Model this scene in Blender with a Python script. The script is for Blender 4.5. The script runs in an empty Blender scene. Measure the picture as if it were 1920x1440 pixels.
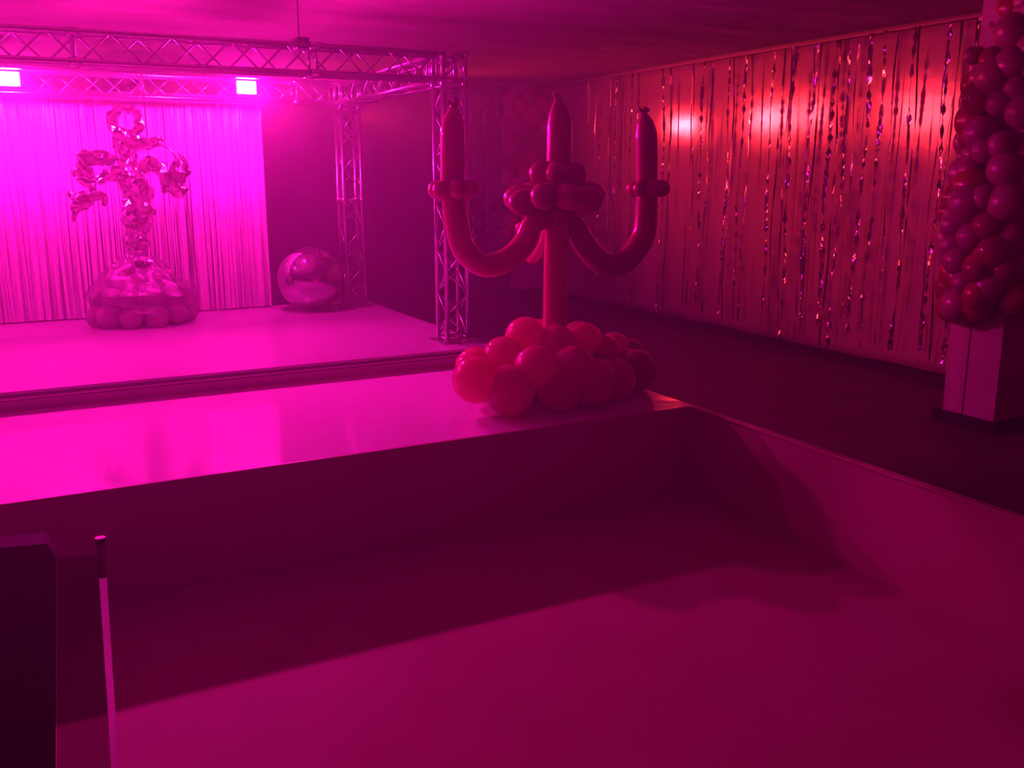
import bpy, bmesh, math, random
from mathutils import Vector, Matrix, noise, Quaternion
C = bpy.context.scene.collection
S = bpy.context.scene
rnd = random.Random(7)
PI = math.pi

# ------------------------------------------------------------------ camera
F_PX = 1765.7
cam_d = bpy.data.cameras.new('camera'); cam = bpy.data.objects.new('camera', cam_d); C.objects.link(cam)
cam_d.sensor_fit = 'HORIZONTAL'; cam_d.sensor_width = 36.0; cam_d.lens = F_PX * 36.0 / 1920.0
cam_d.clip_start = 0.05; cam_d.clip_end = 200
def _axis(px, py):
    v = Vector((px - 960, 720 - py, -F_PX)); return v.normalized()
ax = _axis(4415, 319); ay = _axis(12, 327); az = ax.cross(ay).normalized(); ay = az.cross(ax)
R = Matrix((ax, ay, az))                       # camera axes -> world axes
M = R.to_4x4(); M.translation = Vector((0, 0, 2.67)); cam.matrix_world = M
S.camera = cam

# ------------------------------------------------------------------ world, exposure
w = bpy.data.worlds.new('world'); S.world = w; w.use_nodes = True
w.node_tree.nodes['Background'].inputs[0].default_value = (0.30, 0.0, 0.05, 1)
w.node_tree.nodes['Background'].inputs[1].default_value = 0.02
S.view_settings.view_transform = 'Standard'; S.view_settings.look = 'None'
S.view_settings.gamma = 1; S.view_settings.use_curve_mapping = False
S.view_settings.exposure = 0.0
S.cycles.max_bounces = 6; S.cycles.diffuse_bounces = 3; S.cycles.glossy_bounces = 4
S.cycles.transmission_bounces = 4; S.cycles.volume_bounces = 0; S.cycles.transparent_max_bounces = 6
S.cycles.caustics_reflective = False; S.cycles.caustics_refractive = False
S.cycles.sample_clamp_indirect = 30.0

# ------------------------------------------------------------------ lights
MAG = (1.0, 0.005, 0.45)
RED = (1.0, 0.026, 0.04)
P_STAGE = 3200.0; P_RED = 850.0; P_ROOM = 55.0
def light(name, kind, loc, power, col, radius=0.1, aim=None, spot=70, blend=0.6):
    d = bpy.data.lights.new(name, kind); d.energy = power; d.color = col; d.shadow_soft_size = radius
    o = bpy.data.objects.new(name, d); C.objects.link(o); o.location = loc
    if kind == 'SPOT': d.spot_size = math.radians(spot); d.spot_blend = blend
    if aim is not None:
        o.rotation_euler = (Vector(aim) - Vector(loc)).to_track_quat('-Z', 'Y').to_euler()
    return o
# magenta blinders on the rear truss (fixtures are built further down)
LAMPS = [(2.510, 11.30, 3.626), (0.113, 11.30, 3.620), (-2.30, 11.30, 3.62)]
# red PAR cans along the back wall, beaming at the foil-hung wall
PARS = []
for wy in (13.5, 11.4, 10.5, 8.84, 8.28):
    t = 19.0 / wy - 1
    PARS.append(((10.38 * (1 - t), 19.0, 2.67 + .80 * (1 + t)), (10.38, wy, 3.47)))
for p, a in PARS:
    p = (p[0], p[1], min(p[2], 4.3)); dv = (Vector(a) - Vector(p)).normalized()
    dd = (Vector(a) - Vector(p)).length / 7.0
    light('par_light', 'SPOT', Vector(p) + dv * 0.16, P_RED * dd ** 1.15 * (1.35 if a[1] > 11 else .85), RED, 0.10, a, 64 / dd ** .8, 1.0)
# unseen red fill lights added behind the photographer to lift the near side
light('room_fill_light', 'POINT', (-1.5, -3.0, 4.1), P_ROOM, (1.0, 0.0, 0.08), 0.25)
light('room_fill_light', 'POINT', (5.5, -3.0, 4.1), P_ROOM, (1.0, 0.0, 0.08), 0.25)

# ------------------------------------------------------------------ materials
def mat(name, base=(.8, .8, .8), rough=.5, metal=0.0, spec=.5, var=0.0, vscale=4.0, bump=0.0, bscale=30.0, bdist=.02,
        coat=0.0, emit=None, estr=0.0, stretch=None, rvar=0.0, bump2=None, sheen=0.0, sss=0.0, detail=4.0):
    m = bpy.data.materials.new(name); m.use_nodes = True
    n = m.node_tree.nodes; l = m.node_tree.links; b = n['Principled BSDF']
    b.inputs['Base Color'].default_value = (*base, 1); b.inputs['Roughness'].default_value = rough
    b.inputs['Metallic'].default_value = metal; b.inputs['Specular IOR Level'].default_value = spec
    b.inputs['Coat Weight'].default_value = coat; b.inputs['Coat Roughness'].default_value = .06
    if emit: b.inputs['Emission Color'].default_value = (*emit, 1); b.inputs['Emission Strength'].default_value = estr
    tc = n.new('ShaderNodeTexCoord'); mp = n.new('ShaderNodeMapping'); l.new(tc.outputs['Object'], mp.inputs[0])
    if stretch: mp.inputs['Scale'].default_value = stretch
    nz = n.new('ShaderNodeTexNoise'); nz.inputs['Scale'].default_value = vscale; nz.inputs['Detail'].default_value = 5
    l.new(mp.outputs[0], nz.inputs['Vector'])
    if var:
        mx = n.new('ShaderNodeMix'); mx.data_type = 'RGBA'
        cr = n.new('ShaderNodeValToRGB'); cr.color_ramp.elements[0].position = .35; cr.color_ramp.elements[1].position = .65
        l.new(nz.outputs['Fac'], cr.inputs[0]); l.new(cr.outputs[0], mx.inputs['Factor'])
        mx.inputs['A'].default_value = (*[c * (1 - var) for c in base], 1); mx.inputs['B'].default_value = (*base, 1)
        l.new(mx.outputs['Result'], b.inputs['Base Color'])
    if rvar:
        mr = n.new('ShaderNodeMapRange'); mr.inputs['To Min'].default_value = rough; mr.inputs['To Max'].default_value = rough + rvar
        l.new(nz.outputs['Fac'], mr.inputs['Value']); l.new(mr.outputs[0], b.inputs['Roughness'])
    prev = None
    for bb in ([(bump, bscale, bdist)] if bump else []) + (bump2 or []):
        z2 = n.new('ShaderNodeTexNoise'); z2.inputs['Scale'].default_value = bb[1]; z2.inputs['Detail'].default_value = detail
        l.new(mp.outputs[0], z2.inputs['Vector'])
        bp = n.new('ShaderNodeBump'); bp.inputs['Strength'].default_value = bb[0]; bp.inputs['Distance'].default_value = bb[2]
        l.new(z2.outputs['Fac'], bp.inputs['Height'])
        if prev: l.new(prev.outputs[0], bp.inputs['Normal'])
        prev = bp
    if prev: l.new(prev.outputs[0], b.inputs['Normal'])
    return m
M_ceil = mat('ceiling_plaster', (.46, .38, .36), .8, var=.38, vscale=.9, bump=.9, bscale=1.8, bdist=.10, stretch=(.35, 1, 1), detail=8)
M_floor = mat('worn_dark_floor', (.085, .04, .022), .55, var=.55, vscale=1.6, bump=.3, bscale=14, stretch=(1, 2.2, 1), rvar=.2)
M_dark = mat('dark_drape', (.09, .07, .08), .8, var=.4, vscale=1.5, bump=.4, bscale=6)
M_wall = mat('painted_wall', (.16, .12, .12), .7, var=.2)
M_base = mat('black_paint', (.012, .009, .010), .7, spec=.2)
M_pillar = mat('white_painted_pillar', (.50, .40, .36), .6, var=.12, vscale=3)
M_sheet = mat('glossy_white_film', (.40, .30, .28), .125, spec=1.0, bump=.22, bscale=120, bdist=.0011, bump2=[(.05, 3.0, .03)])
M_foil = mat('silver_foil', (.66, .64, .66), .13, metal=1.0, bump=.4, bscale=22, bdist=.015)
M_foil2 = mat('dark_foil', (.25, .22, .24), .24, metal=1.0, bump=.5, bscale=20, bdist=.02)
M_string = mat('pearl_strings', (.66, .64, .65), .30, spec=.9, metal=.1)
M_backing = mat('curtain_backing', (.50, .46, .48), .6)
M_vinyl = mat('gloss_vinyl', (.80, .74, .82), .055, spec=.5, coat=.2, bump=.5, bscale=4, bdist=.010, detail=7, rvar=.08, stretch=(.5, 1.6, 1))
M_stage = mat('stage_vinyl', (.42, .39, .42), .26, spec=.35, bump=.05, bscale=8, bdist=.008)
M_pit = mat('white_laminate', (.44, .32, .24), .42, spec=.3, var=.06, vscale=1.5)
M_pitfloor = mat('pit_floor_vinyl', (.42, .31, .24), .55, spec=.06, var=.08, vscale=1.8, bump=.2, bscale=3, bdist=.02)
M_riser = mat('riser_board', (.5, .42, .42), .5, var=.1)
M_trim = mat('dark_edge_trim', (.06, .05, .055), .5)
M_alu = mat('brushed_aluminium', (.52, .50, .52), .27, metal=1.0)
M_black = mat('black_metal', (.03, .028, .03), .45)
M_mirror = mat('mirror_tile', (.62, .61, .62), .03, metal=1.0)
M_mcore = mat('mirror_ball_core', (.05, .05, .05), .6)
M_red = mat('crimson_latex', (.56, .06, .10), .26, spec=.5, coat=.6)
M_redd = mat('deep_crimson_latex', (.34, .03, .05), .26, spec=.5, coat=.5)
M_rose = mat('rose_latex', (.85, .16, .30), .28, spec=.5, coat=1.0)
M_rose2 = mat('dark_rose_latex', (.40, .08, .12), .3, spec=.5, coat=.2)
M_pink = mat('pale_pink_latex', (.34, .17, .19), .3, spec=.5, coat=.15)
M_chrome = mat('polished_steel', (.85, .83, .85), .42, metal=1.0)
M_dim_top = mat('dim_reflection', (.16, .10, .11), .4)  # dark colour stands in for the dim reflection on the post top
M_acryl = mat('frosted_acrylic', (.9, .85, .88), .2, coat=.5)
M_cloth = mat('black_cloth', (.030, .018, .022), .9, bump=.3, bscale=12)
M_clear = mat('clear_balloon', (.50, .38, .44), .18, spec=.6, var=.2, vscale=5)
M_lamp = mat('lamp_lens', (1, .9, 1), .5, emit=(1.0, .9, 1.0), estr=1.0)
def lens_mat(name, col, strength):
    m = bpy.data.materials.new(name); m.use_nodes = True
    n = m.node_tree.nodes; n.remove(n['Principled BSDF']); e = n.new('ShaderNodeEmission')
    e.inputs[0].default_value = (*col, 1); e.inputs[1].default_value = strength
    m.node_tree.links.new(e.outputs[0], n['Material Output'].inputs[0]); return m
M_lens = lens_mat('lit_lens', MAG, P_STAGE)
M_rlens = lens_mat('lit_red_lens', RED, 6)
def glass_mat(name, tint, mix):
    m = bpy.data.materials.new(name); m.use_nodes = True
    n = m.node_tree.nodes; l = m.node_tree.links; n.remove(n['Principled BSDF'])
    t = n.new('ShaderNodeBsdfTransparent'); t.inputs[0].default_value = (*tint, 1)
    g = n.new('ShaderNodeBsdfGlossy'); g.inputs['Roughness'].default_value = .08
    mx = n.new('ShaderNodeMixShader'); mx.inputs[0].default_value = mix
    l.new(t.outputs[0], mx.inputs[1]); l.new(g.outputs[0], mx.inputs[2]); l.new(mx.outputs[0], n['Material Output'].inputs[0])
    return m
M_pane = glass_mat('smoked_pane', (.62, .55, .58), .05)
M_net = glass_mat('clear_film_wrap', (.68, .62, .66), .17)
M_net.node_tree.nodes['Glossy BSDF'].inputs['Roughness'].default_value = .45

# ------------------------------------------------------------------ mesh helpers
def tag(o, label=None, cat=None, group=None, kind=None):
    if label: o['label'] = label
    if cat: o['category'] = cat
    if group: o['group'] = group
    if kind: o['kind'] = kind
    return o
def empty(name, loc=(0, 0, 0), rz=0.0):
    o = bpy.data.objects.new(name, None); C.objects.link(o); o.location = loc; o.rotation_euler = (0, 0, rz); o.empty_display_size = .1
    return o
def link(name, me, parent=None, loc=None):
    o = bpy.data.objects.new(name, me); C.objects.link(o)
    if parent is not None: o.parent = parent
    if loc is not None: o.location = loc
    return o
def obj(name, bm, m, parent=None, smooth=False, loc=None):
    me = bpy.data.meshes.new(name); bmesh.ops.recalc_face_normals(bm, faces=bm.faces[:]); bm.to_mesh(me); bm.free()
    for x in (m if isinstance(m, (list, tuple)) else [m]): me.materials.append(x)
    if smooth:
        for p in me.polygons: p.use_smooth = True
    return link(name, me, parent, loc)
def box(bm, a, b, bev=0.0):
    a = Vector(a); b = Vector(b)
    r = bmesh.ops.create_cube(bm, size=1.0)
    for v in r['verts']: v.co = Vector(((a.x + b.x) / 2 + v.co.x * (b.x - a.x), (a.y + b.y) / 2 + v.co.y * (b.y - a.y), (a.z + b.z) / 2 + v.co.z * (b.z - a.z)))
    if bev:
        es = list({e for v in r['verts'] for e in v.link_edges})
        bmesh.ops.bevel(bm, geom=es, offset=bev, segments=2, affect='EDGES', profile=.5)
    return bm
def bxo(name, a, b, m, parent=None, bev=0.0):
    """box object with its origin at the base centre"""
    a = Vector(a); b = Vector(b); c = Vector(((a.x + b.x) / 2, (a.y + b.y) / 2, a.z))
    return obj(name, box(bmesh.new(), a - c, b - c, bev), m, parent, loc=c)
def sheet(name, p, u, v, nu, nv, fn, m, parent=None, smooth=True, thick=0.0):
    bm = bmesh.new(); p = Vector(p); u = Vector(u); v = Vector(v); nn = u.cross(v).normalized(); g = []
    for i in range(nu + 1):
        g.append([bm.verts.new(p + u * (i / nu) + v * (j / nv) + nn * fn(i / nu, j / nv)) for j in range(nv + 1)])
    for i in range(nu):
        for j in range(nv): bm.faces.new((g[i][j], g[i + 1][j], g[i + 1][j + 1], g[i][j + 1]))
    o = obj(name, bm, m, parent, smooth)
    if thick:
        s = o.modifiers.new('solid', 'SOLIDIFY'); s.thickness = thick; s.offset = 0
    return o
def tube(bm, pts, rad, seg=8, cap=True, wob=None):
    pts = [Vector(p) for p in pts]; n = len(pts)
    if not hasattr(rad, '__len__'): rad = [rad] * n
    t0 = (pts[1] - pts[0]).normalized(); ref = Vector((0, 0, 1)) if abs(t0.z) < .9 else Vector((1, 0, 0))
    nx = t0.cross(ref).normalized(); rings = []
    for i in range(n):
        t = (pts[min(i + 1, n - 1)] - pts[max(i - 1, 0)]).normalized()
        nx = (nx - t * nx.dot(t)).normalized(); ny = t.cross(nx); ring = []
        for k in range(seg):
            a = 2 * PI * k / seg; d = nx * math.cos(a) + ny * math.sin(a); r = rad[i]
            if wob: r *= wob(pts[i] + d * r, i, k)
            ring.append(bm.verts.new(pts[i] + d * r))
        rings.append(ring)
    for i in range(n - 1):
        for k in range(seg): bm.faces.new((rings[i][k], rings[i][(k + 1) % seg], rings[i + 1][(k + 1) % seg], rings[i + 1][k]))
    if cap: bm.faces.new(rings[0][::-1]); bm.faces.new(rings[-1])
    return bm
def smooth_path(ctrl, n):
    P = [Vector(c) for c in ctrl]; P = [P[0] * 2 - P[1]] + P + [P[-1] * 2 - P[-2]]; out = []
    segs = len(P) - 3
    for i in range(n + 1):
        s = i / n * segs; k = min(int(s), segs - 1); t = s - k; a, b, c, d = P[k:k + 4]
        out.append(.5 * ((2 * b) + (c - a) * t + (2 * a - 5 * b + 4 * c - d) * t * t + (3 * b - a - 3 * c + d) * t ** 3))
    return out
def lerpl(vals, n):
    out = []
    for i in range(n + 1):
        s = i / n * (len(vals) - 1); k = min(int(s), len(vals) - 2); out.append(vals[k] + (vals[k + 1] - vals[k]) * (s - k))
    return out

# ------------------------------------------------------------------ room
def struct(name, a, b, m): return tag(bxo(name, a, b, m), kind='structure')
X0, X1, Y0, Y1, ZC = -7.0, 10.55, -5.0, 19.4, 4.52
struct('floor', (X0, Y0, -.1), (X1, Y1, 0), M_floor)
struct('ceiling', (X0, Y0, ZC), (X1, Y1, ZC + .1), M_ceil)
struct('wall_right', (X1, Y0, 0), (X1 + .15, Y1, ZC), M_wall)
struct('wall_left', (X0 - .15, Y0, 0), (X0, Y1, ZC), M_wall)
struct('wall_back', (X0, Y1, 0), (X1, Y1 + .15, ZC), M_dark)
struct('wall_front', (X0, Y0 - .15, 0), (X1, Y0, ZC), M_dark)
struct('baseboard_right', (X1 - .04, Y0, 0), (X1, Y1, .22), M_base)
# glossy sheeting hung on the right-hand wall
def film(u, v):
    return .006 * noise.noise(Vector((u * 14, v * 1.0, 3))) + .0012 * noise.noise(Vector((u * 60, v * 3, 8)))
f = sheet('wall_sheeting', (10.42, 3.0, .14), (0, 16.0, 0), (0, 0, 4.36), 260, 30, film, M_sheet, thick=.004)
for v in f.data.vertices:
    if v.co.z < .16: v.co.z += .03 * noise.noise(Vector((v.co.y * 1.1, 0, 5)))
tag(f, 'glossy pale sheeting stretched over the whole right wall behind the foil strands', 'wall covering')
bt = bmesh.new(); box(bt, (10.34, 3.0, 4.46), (10.50, 19.0, ZC))
tag(obj('trim_1', bt, M_trim), kind='structure')

# pillars
def pillar(x, y, w, d, name):
    t = empty(name, (x, y, 0)); tag(t, kind='structure')
    obj('core', box(bmesh.new(), (.02, .02, 0), (w - .02, d - .02, ZC)), M_trim, t)
    for a, b in (((0, 0), (w, .02)), ((0, d - .02), (w, d)), ((w - .02, .02), (w, d - .02))):
        obj('face_panel', box(bmesh.new(), (a[0], a[1], .0), (b[0], b[1], ZC)), M_pillar, t)
    for a, b in ((.02, d * .60 - .008), (d * .60 + .008, d - .02)):      # stage-side face: two boards with a dark joint
        obj('face_panel', box(bmesh.new(), (0, a, 0), (.02, b, ZC), .003), M_pillar, t)
    p = bmesh.new(); box(p, (-.07, -.07, 0), (w + .07, d + .07, .12)); obj('plinth', p, M_base, t)
    return t
pillar(8.9, 6.12, .62, .62, 'pillar_near')
pillar(9.98, 18.55, .56, .56, 'pillar_far')

# ------------------------------------------------------------------ stage, walkway, pit
st = empty('stage', (1.0, 10.5, 0)); tag(st, 'low white stage with a dark double lip under the metal truss', 'stage')
def sp(name, a, b, m, par, bev=0.0):
    o = bxo(name, a, b, m, None, bev); o.parent = par; o.location = o.location - par.location; return o
sp('deck', (-4.0, 8.57, .905), (4.3, 12.75, .93), M_stage, st, .004)
sp('edge_trim', (-4.0, 8.575, .88), (4.3, 8.60, .905), M_trim, st)
sp('edge_trim', (-4.0, 8.560, .862), (4.3, 8.60, .880), M_riser, st)
sp('edge_trim', (-4.0, 8.575, .848), (4.3, 8.60, .862), M_trim, st)
sp('riser_board', (-4.0, 8.60, .761), (4.28, 8.64, .848), M_riser, st)
sp('side_board', (4.24, 8.64, 0), (4.28, 12.72, .904), M_riser, st)
sp('frame', (-3.96, 8.66, 0), (4.2, 12.7, .90), M_trim, st)

wk = empty('walkway', (1.0, 7.3, 0)); tag(wk, 'glossy white walkway between the stage and the sunken pit', 'platform')
sp('top_sheet', (-4.0, 6.10, .745), (4.93, 8.60, .76), M_vinyl, wk)
sp('side_board', (4.89, 6.13, 0), (4.925, 8.60, .744), M_riser, wk)
sp('frame', (-3.96, 6.20, 0), (4.86, 8.56, .744), M_trim, wk)

pit = empty('sunken_pit', (1.0, 4.0, 0)); tag(pit, 'large empty white-lined sunken pit filling the foreground', 'pit')
sp('far_panel', (-3.9, 6.105, .005), (4.89, 6.14, .742), M_pit, pit)
sp('right_panel', (4.89, -.5, 0), (4.925, 6.13, .745), M_pit, pit)
sp('top_trim', (4.875, -.5, .744), (4.940, 6.10, .762), M_pit, pit, .004)
sp('top_trim', (-3.9, 6.085, .742), (4.875, 6.115, .763), M_pit, pit, .004)
sp('floor_sheet', (-3.9, -.5, .001), (4.888, 6.104, .012), M_pitfloor, pit)

# ------------------------------------------------------------------ truss
TW = .29; HB = TW / 2 - .025
def ring_mesh(length, r, seg=8):
    bm = bmesh.new(); tube(bm, [(0, 0, 0), (0, 0, length)], r, seg)
    me = bpy.data.meshes.new('tube'); bmesh.ops.recalc_face_normals(bm, faces=bm.faces[:]); bm.to_mesh(me); bm.free(); me.materials.append(M_alu)
    for p in me.polygons: p.use_smooth = True
    return me
def place_tube(name, me, a, b, parent):
    a = Vector(a); b = Vector(b); o = link(name, me, parent, a)
    o.rotation_mode = 'QUATERNION'; o.rotation_quaternion = (b - a).to_track_quat('Z', 'Y'); return o
def truss(name, a, b, label, joints=(), base=False, lean=None):
    """box truss from a to b (axis line), chords at the four corners, zig-zag braces on the four faces"""
    a = Vector(a); b = Vector(b); t = empty(name, a); tag(t, label, 'truss', 'stage truss sections')
    L = (b - a).length; d = (b - a).normalized(); q = d.to_track_quat('Z', 'Y'); t.rotation_mode = 'QUATERNION'; t.rotation_quaternion = q
    cm = ring_mesh(L, .0245, 10)
    cs = [(-HB, -HB), (HB, -HB), (HB, HB), (-HB, HB)]
    for x, y in cs: place_tube('chord', cm, (x, y, 0), (x, y, L), t)
    n = max(2, int(round(L / .25))); step = (L - .10) / n
    bl = math.hypot(step, 2 * HB); bmz = ring_mesh(bl, .0095, 6)
    for fi in range(4):
        (x0, y0), (x1, y1) = cs[fi], cs[(fi + 1) % 4]
        for i in range(n):
            z0 = .05 + i * step; z1 = z0 + step
            if (i + fi) % 2: p, q2 = (x0, y0, z0), (x1, y1, z1)
            else: p, q2 = (x1, y1, z0), (x0, y0, z1)
            place_tube('brace', bmz, p, q2, t)
    hm = ring_mesh(2 * HB, .0125, 6)
    for z in [.04, L - .04] + [j for j in joints]:
        for fi in range(4):
            (x0, y0), (x1, y1) = cs[fi], cs[(fi + 1) % 4]; place_tube('end_bar', hm, (x0, y0, z), (x1, y1, z), t)
    for j in joints:
        for x, y in cs:
            bm = bmesh.new(); tube(bm, [(x, y, j - .05), (x, y, j + .05)], .034, 10); obj('coupler', bm, M_alu, t, True)
    for z in (.0, L - .012):
        bm = bmesh.new(); e = TW / 2
        for x, y in cs: tube(bm, [(x, y, z - .02), (x, y, z + .03)], .031, 10)
        obj('end_plate', bm, M_alu, t)
    if base:
        obj('base_plate', box(bmesh.new(), (-.2, -.2, -.002), (.2, .2, .010), .002), M_alu, t)
    return t
ZT = 3.705; ZR = 3.665
fx, fy = 4.045, 9.075
rx, ry = 3.975, 12.17
truss('truss_upright', (fx, fy, .934), (fx, fy, 3.56), 'front upright truss leg at the near right corner of the stage', (1.55,), True)
truss('truss_upright', (rx, ry, .934), (rx, ry, 3.52), 'rear upright truss leg beside the mirror ball', (1.4,), True)
truss('truss_beam', (-3.6, fy, ZT), (fx - TW / 2, fy, ZT), 'long dark front truss beam across the top of the stage', (1.55, 4.2, 6.25))
truss('truss_beam', (-3.6, ry, ZR), (rx - TW / 2, ry, ZR), 'brightly lit rear truss beam carrying the magenta lamps', (1.7, 5.1, 6.9))
truss('truss_beam', (fx - .01, fy + TW / 2, ZT), (rx, ry - TW / 2, ZR), 'short side truss beam joining the front and rear right corners', ())
def corner(x, y, z, label):
    t = empty('truss_corner', (x, y, z)); tag(t, label, 'truss corner', 'stage truss sections')
    e = TW / 2
    for sx in (-1, 1):
        for sy in (-1, 1):
            bm = bmesh.new(); tube(bm, [(sx * HB, sy * HB, -e), (sx * HB, sy * HB, e)], .025, 10); obj('chord', bm, M_alu, t, True)
    for s1 in (-1, 1):
        for s2 in (-1, 1):
            bm = bmesh.new(); tube(bm, [(-e, s1 * HB, s2 * HB), (e, s1 * HB, s2 * HB)], .025, 10); obj('chord', bm, M_alu, t, True)
            bm = bmesh.new(); tube(bm, [(s1 * HB, -e, s2 * HB), (s1 * HB, e, s2 * HB)], .025, 10); obj('chord', bm, M_alu, t, True)
    for a, b in (((-HB, -HB, -HB), (HB, -HB, HB)), ((HB, -HB, -HB), (HB, HB, HB)), ((-HB, HB, -HB), (HB, HB, HB))):
        bm = bmesh.new(); tube(bm, [a, b], .010, 6); obj('brace', bm, M_alu, t, True)
    return t
corner(fx, fy, ZT, 'cube joint where front and side truss beams meet')
corner(rx, ry, ZR, 'cube joint on top of the rear truss leg')
# hanger from the ceiling to the front beam
t = empty('hanger_cable', (2.53, fy, ZT + TW / 2)); tag(t, 'thin cable hanging from the ceiling to the front truss beam', 'cable')
bm = bmesh.new(); tube(bm, [(0, 0, .03), (0, 0, ZC - ZT - TW / 2)], .006, 6); obj('cable', bm, M_black, t)
obj('clamp', box(bmesh.new(), (-.06, -.14, -.06), (.06, .14, .04), .01), M_black, t)
# junction block in the front beam (dark coupling) and lamp clamps
def lamp(i, p, label, l1=None, l2=None):
    t = empty('stage_lamp', p); tag(t, label, 'lamp', 'magenta lamps on the rear truss')
    b = bmesh.new(); box(b, (-.125, -.03, -.085), (.125, .05, .085), .012); hs = obj('housing', b, M_black, t)
    b = bmesh.new(); box(b, (-.105, -.050, -.068), (.105, -.032, .068), .006); obj('lens', b, l1 or M_lens, hs)
    b = bmesh.new(); box(b, (-.105, .052, -.068), (.105, .060, .068)); obj('rear_lens', b, l2 or M_lens2, hs)
    b = bmesh.new(); box(b, (-.14, -.23, .088), (.14, .23, .094)); obj('light_block', b, M_black, hs)  # plate added only to hold the lamp's light off the ceiling
    b = bmesh.new(); tube(b, [(-.135, .01, 0), (-.135, .01, .13), (.135, .01, .13), (.135, .01, 0)], .008, 6)
    tube(b, [(0, .01, .13), (0, .06, .16), (0, .74, .145)], .012, 6); obj('yoke', b, M_black, t)
    return t
M_lens2 = lens_mat('lit_rear_lens', MAG, P_STAGE * .78)
lamp(0, LAMPS[0], 'bright magenta lamp on the rear truss, right of the foil figure')
lamp(1, LAMPS[1], 'bright magenta lamp at the left edge of the view')
lamp(2, LAMPS[2], 'bright magenta lamp on the rear truss beyond the left edge of the view', lens_mat('dim_lens', MAG, P_STAGE * .4), lens_mat('dim_rear_lens', MAG, P_STAGE * .25))
for k, (p, a) in enumerate(PARS):
    p = Vector((p[0], p[1], min(p[2], 4.3))); dv = (Vector(a) - p).normalized()
    t = empty('par_can', p); tag(t, 'small red spotlight hung at the back of the room facing the foil wall', 'spotlight', 'red spotlights along the back wall')
    b = bmesh.new(); tube(b, [p * 0 - dv * .16, dv * 0, dv * .145], [.06, .10, .105], 14); obj('can', b, M_black, t, True)
    b = bmesh.new(); tube(b, [(0, 0, .09), (0, 0, ZC - p.z)], .010, 6); obj('hanger', b, M_black, t)

# ------------------------------------------------------------------ strand curtain behind the stage
cu = empty('strand_curtain', (0, 12.62, 3.60)); tag(cu, 'pale shimmering strand curtain hanging behind the stage', 'curtain')
obj('header', box(bmesh.new(), (-3.9, -.02, -.01), (3.0, .03, .04), .004), M_trim, cu)
def strand_mesh(seed, w, L, nseg, twist, wob, crumple=0.0, mtl=None):
    r = random.Random(seed); bm = bmesh.new(); ph = [r.uniform(0, 6.28) for _ in range(6)]; ang = r.uniform(-.6, .6); rows = []
    tv = 0
    for i in range(nseg + 1):
        z = -L * i / nseg; tv = .85 * tv + r.gauss(0, twist) * .5; ang += tv
        cx = wob * (math.sin(z * 1.3 + ph[0]) + .4 * math.sin(z * 3.7 + ph[1])); cy = wob * (math.sin(z * 1.7 + ph[2]) * .6)
        ww = w * .5 * (1 + crumple * r.uniform(-.6, .35)); dx, dy = math.cos(ang), math.sin(ang)
        fo = w * .18 * (1 if crumple else .4) * r.uniform(-1, 1)
        rows.append((bm.verts.new((cx - dx * ww, cy - dy * ww, z)), bm.verts.new((cx - dy * fo, cy + dx * fo, z + (r.uniform(-.3, .3) * L / nseg if crumple else 0))), bm.verts.new((cx + dx * ww, cy + dy * ww, z))))
    for a, b in zip(rows, rows[1:]):
        bm.faces.new((a[0], a[1], b[1], b[0])); bm.faces.new((a[1], a[2], b[2], b[1]))
    me = bpy.data.meshes.new('strand'); bm.to_mesh(me); bm.free(); me.materials.append(mtl); return me
obj('backing', box(bmesh.new(), (-3.88, .035, -2.65), (2.97, .04, .03)), M_backing, cu)
var = [strand_mesh(100 + k, .034, 2.655, 16, .10, .004, 0, M_string) for k in range(9)]
x = -3.85
k = 0
while x < 2.96:
    o = link('strand', var[rnd.randrange(9)], cu, (x, rnd.uniform(-.014, .014), 0)); o.rotation_euler = (0, 0, rnd.choice((0, PI)) + rnd.uniform(-.35, .35))
    x += rnd.uniform(.012, .022) + (.022 if rnd.random() < .03 else 0); k += 1

# ------------------------------------------------------------------ foil strands on the right wall
Rt = R
def ray(px, py): return R @ Vector((px - 960, 720 - py, -F_PX))
def on_x(px, py, X): d = ray(px, py); s = X / d.x; return Vector((X, s * d.y, 2.67 + s * d.z))
def on_y(px, py, Y): d = ray(px, py); s = Y / d.y; return Vector((s * d.x, Y, 2.67 + s * d.z))
fr = empty('foil_fringe', (10.30, 8, 4.46)); tag(fr, 'long crinkled metallic foil strands hanging down the right wall', 'foil curtain')
obj('header', box(bmesh.new(), (-.01, -2.5, -.01), (.01, 9.6, .02)), M_sheet, fr)
BOLD = [1127, 1150, 1179, 1238, 1311, 1357, 1384, 1440, 1482, 1514, 1550, 1578, 1617, 1642, 1696, 1761, 1801]
THIN = [1101, 1110, 1138, 1156, 1192, 1251, 1288, 1297, 1325, 1368, 1400, 1452, 1469, 1507, 1524, 1561, 1592, 1660, 1708, 1750, 1770, 1811]
for q, (px, bold) in enumerate([(a, 1) for a in BOLD] + [(a, 0) for a in THIN]):
    p = on_x(px, 330, 10.30)
    wdt = rnd.uniform(.045, .068) if bold else rnd.uniform(.022, .034)
    L = rnd.uniform(4.0, 4.3)
    me = strand_mesh(500 + q, wdt, L, 95 if bold else 70, .55 if bold else .22, .022, .9 if bold else .35, M_foil if (bold or q % 3 == 0) else M_foil2)
    o = link('foil_strand', me, fr, (rnd.uniform(-.05, .05), p.y - 8, 0)); o.rotation_euler = (0, 0, PI / 2 + .7)
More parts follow.
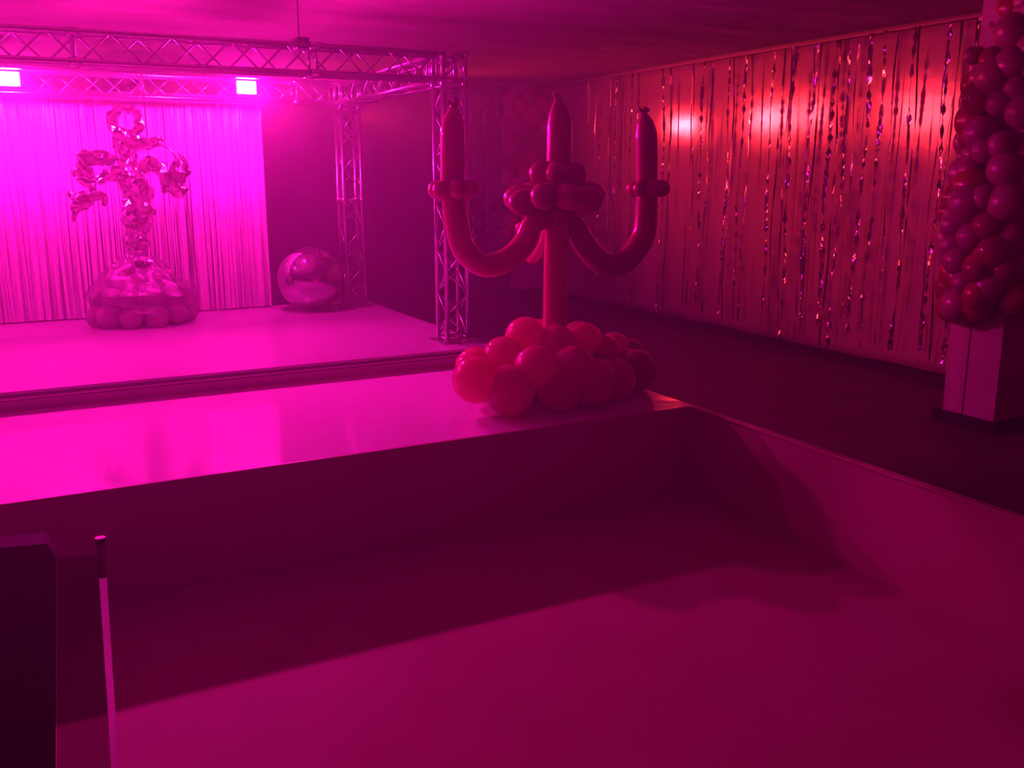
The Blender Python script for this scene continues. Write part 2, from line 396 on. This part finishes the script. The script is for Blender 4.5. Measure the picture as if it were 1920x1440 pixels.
# a few strands on the dark back wall
fb = empty('foil_fringe', (8.4, 19.3, 4.4)); tag(fb, 'sparse sparkling foil strands hanging on the dark back wall', 'foil curtain')
obj('header', box(bmesh.new(), (-.4, -.01, -.01), (1.6, .01, .03)), M_base, fb)
for q, px in enumerate((885, 905, 913, 925, 938)):
    p = on_y(px, 330, 19.3); me = strand_mesh(900 + q, .07, 4.1, 60, .6, .02, .9, M_foil2); link('foil_strand', me, fb, (p.x - 8.4, 0, 0))

# ------------------------------------------------------------------ mirror ball
mb = empty('mirror_ball', (3.355, 12.06, .931)); tag(mb, 'large mirror ball resting on the stage next to the rear truss leg', 'mirror ball')
RB = .415; bm = bmesh.new(); bmesh.ops.create_uvsphere(bm, u_segments=48, v_segments=24, radius=RB - .006, matrix=Matrix.Translation((0, 0, RB))); obj('core', bm, M_mcore, mb, True)
bm = bmesh.new(); NR = 74
for i in range(NR):
    a0 = -PI / 2 + PI * i / NR; a1 = -PI / 2 + PI * (i + 1) / NR; am = (a0 + a1) / 2; g = .0012 / RB
    n = max(3, int(round(2 * PI * math.cos(am) * NR / PI)))
    for j in range(n):
        b0 = 2 * PI * j / n; b1 = 2 * PI * (j + 1) / n; gb = g / max(.05, math.cos(am))
        jit = [rnd.gauss(0, .0002) for _ in range(4)]
        vs = [bm.verts.new(((RB + jt) * math.cos(e) * math.cos(h), (RB + jt) * math.cos(e) * math.sin(h), RB + (RB + jt) * math.sin(e)))
              for (e, h), jt in zip(((a0 + g, b0 + gb), (a0 + g, b1 - gb), (a1 - g, b1 - gb), (a1 - g, b0 + gb)), jit)]
        bm.faces.new(vs)
tl = obj('mirror_tiles', bm, M_mirror, mb); tl['kind'] = 'stuff'

# ------------------------------------------------------------------ balloons
def balloon_mesh(name, m, kx=.08, seg=22, rings=15):
    bm = bmesh.new(); rows = []
    for i in range(rings + 1):
        th = PI * i / rings; z = math.cos(th); r = math.sin(th)
        if z < 0: z *= 1.12 + kx; r *= 1 - .10 * (-math.cos(th)) ** 2
        rows.append((r, z))
    top = bm.verts.new((0, 0, rows[0][1])); ringv = []
    for r, z in rows[1:-1]: ringv.append([bm.verts.new((r * math.cos(2 * PI * k / seg), r * math.sin(2 * PI * k / seg), z)) for k in range(seg)])
    for r, z in ((.05, rows[-1][1] - .02), (.10, rows[-1][1] - .10)): ringv.append([bm.verts.new((r * math.cos(2 * PI * k / seg), r * math.sin(2 * PI * k / seg), z)) for k in range(seg)])
    for k in range(seg): bm.faces.new((top, ringv[0][k], ringv[0][(k + 1) % seg]))
    for a, b in zip(ringv, ringv[1:]):
        for k in range(seg): bm.faces.new((a[k], b[k], b[(k + 1) % seg], a[(k + 1) % seg]))
    bm.faces.new(ringv[-1][::-1])
    me = bpy.data.meshes.new(name); bmesh.ops.recalc_face_normals(bm, faces=bm.faces[:]); bm.to_mesh(me); bm.free(); me.materials.append(m)
    for p in me.polygons: p.use_smooth = True
    return me
def translucent(m, amt, rough=.12):
    n = m.node_tree.nodes; l = m.node_tree.links; b = n['Principled BSDF']; b.inputs['Roughness'].default_value = rough
    t = n.new('ShaderNodeBsdfTranslucent'); t.inputs[0].default_value = b.inputs['Base Color'].default_value
    mx = n.new('ShaderNodeMixShader'); mx.inputs[0].default_value = amt
    l.new(b.outputs[0], mx.inputs[1]); l.new(t.outputs[0], mx.inputs[2]); l.new(mx.outputs[0], n['Material Output'].inputs[0])
for mm, am in ((M_rose, .5), (M_rose2, .35), (M_clear, .4), (M_red, .12)): translucent(mm, am)
translucent(M_acryl, .95)
B = {k: balloon_mesh('balloon', m) for k, m in (('rose', M_rose), ('rose2', M_rose2), ('pink', M_pink), ('red', M_red), ('dark', M_redd), ('clear', M_clear))}
def balloon(kind, loc, r, parent, out=None, name='balloon'):
    o = link(name, B[kind], parent, loc); o.scale = (r, r, r)
    d = Vector(out) if out is not None else Vector((rnd.gauss(0, 1), rnd.gauss(0, 1), 1))
    if d.length < 1e-4: d = Vector((0, 0, 1))
    o.rotation_mode = 'QUATERNION'; o.rotation_quaternion = d.normalized().to_track_quat('Z', 'Y'); return o

# ------------------------------------------------------------------ balloon candelabra on the walkway
CX, CY = 4.10, 7.0
ca = empty('balloon_candelabra', (CX, CY, .761)); tag(ca, 'tall crimson balloon candelabra with three candles rising from a heap of balloons', 'balloon sculpture')
def P(px, py, dy=0.0):
    v = on_y(px, py, CY + dy); return v - Vector((CX, CY, .761))
def part_tube(name, ctrl, rads, m, n=40, seg=20, lump=0.0):
    bm = bmesh.new(); pts = smooth_path(ctrl, n); rr = lerpl(rads, n)
    tube(bm, pts, rr, seg, True, (lambda p, i, k: 1 + lump * noise.noise(p * 6)) if lump else None); return obj(name, bm, m, ca, True)
px_m = (P(1100, 500) - P(1000, 500)).length / 100
part_tube('stem', [P(1046, 395), P(1043, 470), P(1041, 560), P(1040, 660)], [21 * px_m, 20 * px_m, 20 * px_m, 20 * px_m], M_red)
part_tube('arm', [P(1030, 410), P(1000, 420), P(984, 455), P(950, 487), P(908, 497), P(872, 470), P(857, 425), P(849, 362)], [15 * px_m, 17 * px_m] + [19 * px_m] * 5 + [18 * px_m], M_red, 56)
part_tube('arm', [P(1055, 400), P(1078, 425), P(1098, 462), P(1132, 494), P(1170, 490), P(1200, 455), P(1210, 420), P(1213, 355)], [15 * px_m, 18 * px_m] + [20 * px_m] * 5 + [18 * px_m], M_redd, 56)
part_tube('rear_arm', [P(1040, 400, .1), P(1020, 450, .5), P(1000, 480, .85), P(990, 460, 1.1), P(980, 420, 1.2)], [15 * px_m] * 5, M_red, 30)
part_tube('candle', [P(848, 355), P(849, 300), P(849, 250), P(850, 222), P(851, 200)], [18 * px_m, 19 * px_m, 19 * px_m, 15 * px_m, 5 * px_m], M_red)
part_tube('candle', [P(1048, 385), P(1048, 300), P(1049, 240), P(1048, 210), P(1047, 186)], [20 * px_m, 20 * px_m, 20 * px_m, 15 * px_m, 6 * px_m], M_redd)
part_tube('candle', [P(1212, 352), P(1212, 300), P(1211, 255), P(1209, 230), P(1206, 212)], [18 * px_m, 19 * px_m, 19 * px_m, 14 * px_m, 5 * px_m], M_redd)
for (a, b), nm in ((((851, 201), (856, 186)), 1), (((1047, 187), (1050, 178)), 2), (((1206, 213), (1212, 204)), 3)):
    bm = bmesh.new(); v = P(*a); u = P(*b)
    tube(bm, [v - Vector((0, 0, .02)), v, (v + u) / 2, u], [.02, .035, .025, .035], 10); tube(bm, [v, v + Vector((-.05, 0, .05))], [.02, .01], 8); obj('tied_tip', bm, M_redd, ca, True)
def collar(px, py, rr, n, br, kinds, zj=.02, squash=1.0):
    c = P(px, py)
    for i in range(n):
        a = 2 * PI * i / n + .4; kind = kinds[i % len(kinds)]
        o = balloon(kind, c + Vector((math.cos(a) * rr, math.sin(a) * rr, rnd.uniform(-zj, zj))), br, ca, (math.cos(a), math.sin(a), 0), 'collar_balloon'); o.scale = (br * .95, br * .95, br * 1.05 * squash)
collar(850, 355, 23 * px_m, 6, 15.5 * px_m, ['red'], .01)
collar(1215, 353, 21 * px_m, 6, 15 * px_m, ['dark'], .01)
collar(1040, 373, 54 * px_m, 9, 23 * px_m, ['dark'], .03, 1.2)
collar(1046, 326, 25 * px_m, 5, 21 * px_m, ['dark'], .01)
# the heap: positions read as directions round a low mound
heap = [(955, 745, 42, -.42), (893, 712, 38, -.30), (893, 690, 34, .05), (945, 672, 36, -.05), (985, 632, 33, -.05), (1012, 632, 30, .35), (1043, 648, 34, -.22),
        (1005, 690, 37, -.45), (1050, 745, 42, -.50), (1095, 640, 32, -.05), (1085, 632, 28, .35), (1075, 690, 38, -.50), (1128, 665, 34, -.10), (1112, 715, 40, -.55),
        (1150, 745, 38, -.42), (1165, 690, 36, -.05), (1190, 712, 36, -.15), (1150, 655, 30, .35), (1000, 740, 36, -.1), (1060, 700, 38, .1), (930, 700, 36, .35),
        (980, 680, 36, .45), (1110, 690, 36, .45), (1175, 720, 34, .35), (1045, 680, 38, .5), (925, 735, 36, .1), (1120, 750, 36, -.1)]
for i, (px, py, r, dy) in enumerate(heap):
    k = 1.0 + dy * .12; c = P(px, py, dy); rr = r * px_m * k; 
    if c.z < rr * .95: c.z = rr * .95
    balloon('rose2' if i in (10, 15, 16, 23) else 'rose', c, rr, ca, Vector((c.x, c.y, .25 + c.z * .4)))
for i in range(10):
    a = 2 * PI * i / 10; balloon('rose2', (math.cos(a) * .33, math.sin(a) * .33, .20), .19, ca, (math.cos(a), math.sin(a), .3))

# ------------------------------------------------------------------ balloon garlands round the pillars
def garland(name, label, path, rad, n, sizes, kinds, seed, squish=1.0):
    r = random.Random(seed); pts = smooth_path(path, 60); o0 = Vector((path[0][0], path[0][1], path[0][2]))
    t = empty(name, o0); tag(t, label, 'balloon garland')
    zlo, zhi = path[0][2], path[-1][2]
    for i in range(n):
        s = (i + .5) / n; c = pts[int(s * 60)]; a = i * 2.39996; rr = r.uniform(*sizes); rdd = rad * (1 + r.uniform(-.12, .10))
        d = Vector((math.cos(a), math.sin(a), r.uniform(-.2, .2)))
        q = c + d * rdd; q.z = max(zlo + rr * .4, min(ZC - rr * 1.2, q.z)); balloon(r.choice(kinds), q - o0, rr, t, d)
    return t
gn = garland('balloon_garland', 'balloon garland wrapped around the near pillar at the right edge', [(9.12, 6.40, 1.20), (9.08, 6.46, 2.0), (9.16, 6.43, 2.9), (9.28, 6.43, 3.7), (9.5, 6.43, 4.4)], .40, 150, (.13, .22), ['pink', 'pink', 'pink', 'dark', 'rose2'], 3)
# a few that stand out on its near side

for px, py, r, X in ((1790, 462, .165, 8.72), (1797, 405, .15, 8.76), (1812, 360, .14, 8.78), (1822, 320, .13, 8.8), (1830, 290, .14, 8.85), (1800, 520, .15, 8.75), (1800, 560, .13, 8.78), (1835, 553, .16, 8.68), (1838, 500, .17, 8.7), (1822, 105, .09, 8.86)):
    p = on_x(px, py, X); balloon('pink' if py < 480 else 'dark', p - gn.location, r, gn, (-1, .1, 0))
garland('balloon_garland', 'balloon garland wrapped around the far pillar behind the candelabra', [(10.35, 18.75, 1.25), (10.35, 18.75, 2.2), (10.35, 18.75, 3.2), (10.4, 18.75, 4.35)], .50, 110, (.15, .24), ['rose', 'rose2', 'red'], 5)

# ------------------------------------------------------------------ foil figure on its balloon base
FX, FY = 1.20, 11.92
ff = empty('foil_figure', (FX, FY, .931)); tag(ff, 'crumpled silver foil balloon figure with a looped top on a rounded balloon base', 'foil sculpture')
def Q(px, py, dy=0.0): return on_y(px, py, FY + dy) - Vector((FX, FY, .931))
fm = (Q(300, 400) - Q(200, 400)).length / 100
def foil(name, ctrl, rads, n=46, seg=18, crump=.35, fr_=5.0, flat=1.0, m=None, seed=0):
    bm = bmesh.new(); pts = smooth_path(ctrl, n); rr = lerpl([r * fm for r in rads], n)
    L = sum((pts[i + 1] - pts[i]).length for i in range(n)); n2 = max(6, int(L / .042)); pts = smooth_path(ctrl, n2); rr = lerpl([r * fm for r in rads], n2)
    sd = Vector((seed * 3.1, 0, 0)); seg = max(9, min(26, int(2 * PI * max(rr) / .042)))
    def wob(p, i, k):
        a = noise.noise(p * fr_ + sd); c = abs(noise.noise(p * fr_ * 2.1 + sd * 2)); return max(.3, 1.08 + crump * 1.3 * a - crump * 1.1 * c)
    tube(bm, pts, rr, seg, True, wob)
    r3 = random.Random(seed * 7 + 5)
    for v in bm.verts:
        j = .014; v.co += Vector((r3.uniform(-j, j), r3.uniform(-j, j), r3.uniform(-j, j)))
    bmesh.ops.triangulate(bm, faces=bm.faces[:])
    o = obj(name, bm, m or M_foil, ff, False)
    return o
def ring_pts(cx, cy, ax_, ay_, n=14, dy=0):
    return [Q(cx + ax_ * math.cos(2 * PI * i / n), cy - ay_ * math.sin(2 * PI * i / n), dy + .10 * math.sin(2 * PI * i / n)) for i in range(n + 1)]
foil('loop', ring_pts(235, 228, 26, 25), [9, 9, 10, 9, 9], 60, 14, .30, 9, seed=1)
foil('neck', [Q(222, 240), Q(226, 265), Q(236, 290), Q(244, 320)], [10, 17, 20, 18], 34, 18, .4, 6, seed=2)
foil('torso', [Q(246, 308), Q(250, 335), Q(258, 365), Q(262, 395)], [20, 30, 31, 26], 40, 22, .45, 5, seed=3)
foil('waist', [Q(262, 385), Q(256, 415), Q(254, 445), Q(254, 475), Q(250, 497)], [24, 27, 22, 15, 20], 44, 20, .45, 6, seed=4)
foil('side_fold', [Q(292, 393), Q(275, 405), Q(268, 430), Q(272, 448)], [5, 9, 10, 5], 26, 12, .4, 10, seed=5)
foil('horn', [Q(232, 262), Q(258, 267), Q(282, 268), Q(298, 265), Q(303, 260)], [20, 17, 10, 7, 4], 34, 16, .3, 8, seed=6)
bm = bmesh.new(); tube(bm, smooth_path([Q(300, 272), Q(314, 277), Q(325, 288), Q(330, 300)], 14), .014, 6); obj('stalk', bm, M_foil, ff, True)
foil('right_arm', [Q(262, 318), Q(285, 308), Q(303, 320), Q(312, 345), Q(308, 362)], [12, 15, 13, 11, 6], 40, 16, .4, 8, seed=7)
foil('right_leaf', [Q(333, 288), Q(338, 305), Q(336, 325), Q(333, 345)], [4, 15, 19, 8], 26, 14, .25, 5, m=M_foil2, seed=8)
foil('right_leaf', [Q(328, 318), Q(345, 318), Q(357, 322)], [10, 10, 6], 16, 12, .2, 5, m=M_foil2, seed=9)
foil('right_cup', [Q(318, 340), Q(326, 352), Q(338, 358), Q(348, 350)], [9, 15, 15, 7], 26, 14, .3, 7, seed=10)
foil('left_arm', [Q(240, 370), Q(236, 345), Q(220, 328), Q(200, 330), Q(182, 342)], [12, 16, 15, 13, 7], 40, 18, .25, 9, seed=11)
foil('left_wing', [Q(150, 290), Q(170, 296), Q(195, 296), Q(215, 302)], [10, 15, 16, 8], 34, 16, .3, 6, m=M_foil2, seed=12)
foil('left_leaf', [Q(140, 285), Q(150, 300), Q(160, 318), Q(175, 332)], [3, 9, 13, 9], 26, 12, .5, 9, seed=13)
foil('left_leaf', [Q(135, 322), Q(150, 330), Q(168, 345), Q(180, 350)], [4, 12, 14, 8], 26, 12, .5, 9, seed=14)
foil('left_leaf', [Q(127, 360), Q(140, 368), Q(160, 372), Q(190, 365)], [3, 11, 15, 8], 28, 12, .5, 9, seed=15)
foil('left_leaf', [Q(137, 415), Q(141, 400), Q(150, 385), Q(170, 378)], [2, 6, 13, 9], 26, 12, .5, 9, seed=16)
foil('left_leaf', [Q(186, 365), Q(197, 372), Q(196, 386)], [8, 8, 3], 18, 12, .5, 9, seed=17)
foil('base_leaf', [Q(212, 495), Q(230, 502), Q(252, 503), Q(275, 494), Q(302, 497)], [3, 8, 10, 7, 4], 36, 14, .4, 8, seed=18)
foil('base_leaf', [Q(240, 500, -.15), Q(262, 490, -.2), Q(285, 492, -.2)], [5, 8, 4], 24, 12, .4, 8, seed=19)
# wrapped balloon mound
c0 = Q(266, 560)
r8 = random.Random(11)
for ring_r, z, n, br in ((.50, .13, 11, .135), (.40, .32, 10, .14), (.26, .50, 7, .14), (.13, .64, 4, .12), (.15, .2, 4, .16)):
    for i in range(n):
        a = 2 * PI * i / n + ring_r * 3; v = Vector((c0.x + math.cos(a) * ring_r, math.sin(a) * ring_r * .75, z + r8.uniform(-.02, .02)))
        balloon('clear', v, br * r8.uniform(.9, 1.08), ff, (math.cos(a), math.sin(a), .4))
bm = bmesh.new(); rows = []
for i in range(19):
    s = i / 18; z = .80 - .62 * s; rad = .16 + .46 * min(1, (s * 1.35)) ** .9; rows.append([])
    for k in range(48):
        a = 2 * PI * k / 48; rr = rad * (1 + .02 * math.sin(a * 9 + s * 3) + .26 * noise.noise(Vector((math.cos(a) * 2, math.sin(a) * 2, s * 4)))); rows[-1].append(bm.verts.new((c0.x + rr * math.cos(a), rr * math.sin(a) * .8, z)))
for a, b in zip(rows, rows[1:]):
    for k in range(48): bm.faces.new((a[k], a[(k + 1) % 48], b[(k + 1) % 48], b[k]))
obj('film_wrap', bm, M_net, ff, False)

# ------------------------------------------------------------------ left foreground: black board, smoked pane, steel post
pb = on_y(104.5, 1440, 3.6); pt = on_y(105, 1045, 3.6)
def down(a, b, z): k = (z - b.z) / (a.z - b.z); return b + (a - b) * k
bd = empty('black_board', (-.35, 3.6, .012)); tag(bd, 'dark cloth-covered board standing at the left edge of the pit', 'board')
foot = down(pt, pb, .012); c1 = on_y(88, 1019, 3.6); c2 = on_y(-160, 1016, 3.6)
bm = bmesh.new(); fr0 = [Vector((foot.x - 1.1, 3.6, .012)), foot, pt, c1, Vector((c2.x - .7, 3.6, c2.z))]
va = [bm.verts.new(v - Vector((-.35, 3.6, .012))) for v in fr0]; vb = [bm.verts.new(v - Vector((-.35, 3.6, .012)) + Vector((0, .12, 0))) for v in fr0]
bm.faces.new(va); bm.faces.new(vb[::-1])
for i in range(5): bm.faces.new((va[i], vb[i], vb[(i + 1) % 5], va[(i + 1) % 5]))
obj('cloth_panel', bm, M_cloth, bd)
bm = bmesh.new(); box(bm, (-.9, -.12, 0), (.30, .26, .02)); obj('foot_plate', bm, M_cloth, bd)
a = on_y(189, 1020, 3.62); b = on_y(216, 1440, 3.62); f0 = down(a, b, .013)
po = empty('frosted_post', f0); tag(po, 'slim frosted post glowing magenta in the near left of the pit', 'post')
bm = bmesh.new(); tube(bm, [Vector((0, 0, 0)), a - f0], .0135, 16); obj('tube', bm, M_acryl, po, True)
dq = (a - f0).normalized(); bm = bmesh.new(); tube(bm, [a - f0 - dq * .13, a - f0 + dq * .004], .0150, 16); obj('dim_top', bm, M_dim_top, po, True)  # darker tube over the post top, its dim reflection put into the colour
bm = bmesh.new(); tube(bm, [a - f0, a - f0 + Vector((0, 0, .026))], .019, 16); obj('cap', bm, M_black, po)
bm = bmesh.new(); tube(bm, [Vector((0, 0, 0)), Vector((0, 0, .012))], .06, 24); obj('foot', bm, M_chrome, po)
tp = on_y(112, 1044, 3.625); tq = on_y(186, 1042, 3.625)
bm = bmesh.new(); v4 = [Vector((foot.x + .004, 3.625, .02)), Vector((f0.x - .018, 3.625, .02)), Vector((tq.x + .0, 3.625, tq.z)), Vector((tp.x - .006, 3.625, tp.z))]
va = [bm.verts.new(v) for v in v4]; vb = [bm.verts.new(v + Vector((0, .006, 0))) for v in v4]; bm.faces.new(va); bm.faces.new(vb[::-1])
for i in range(4): bm.faces.new((va[i], vb[i], vb[(i + 1) % 4], va[(i + 1) % 4]))
tag(obj('smoked_pane', bm, M_pane), 'narrow smoked clear pane between the dark board and the glowing post', 'pane')

# ------------------------------------------------------------------ haze
hz = bmesh.new(); box(hz, (X0 + .02, Y0 + .02, .0), (X1 - .0, Y1 - .02, ZC - .001))
hm = bpy.data.materials.new('party_haze'); hm.use_nodes = True; n = hm.node_tree.nodes; n.remove(n['Principled BSDF'])
vs = n.new('ShaderNodeVolumeScatter'); vs.inputs['Color'].default_value = (1, 1, 1, 1); vs.inputs['Density'].default_value = .021; vs.inputs['Anisotropy'].default_value = .5
hm.node_tree.links.new(vs.outputs[0], n['Material Output'].inputs['Volume'])
h = obj('haze', hz, hm); tag(h, 'thin pink party haze filling the room', 'haze', kind='stuff')
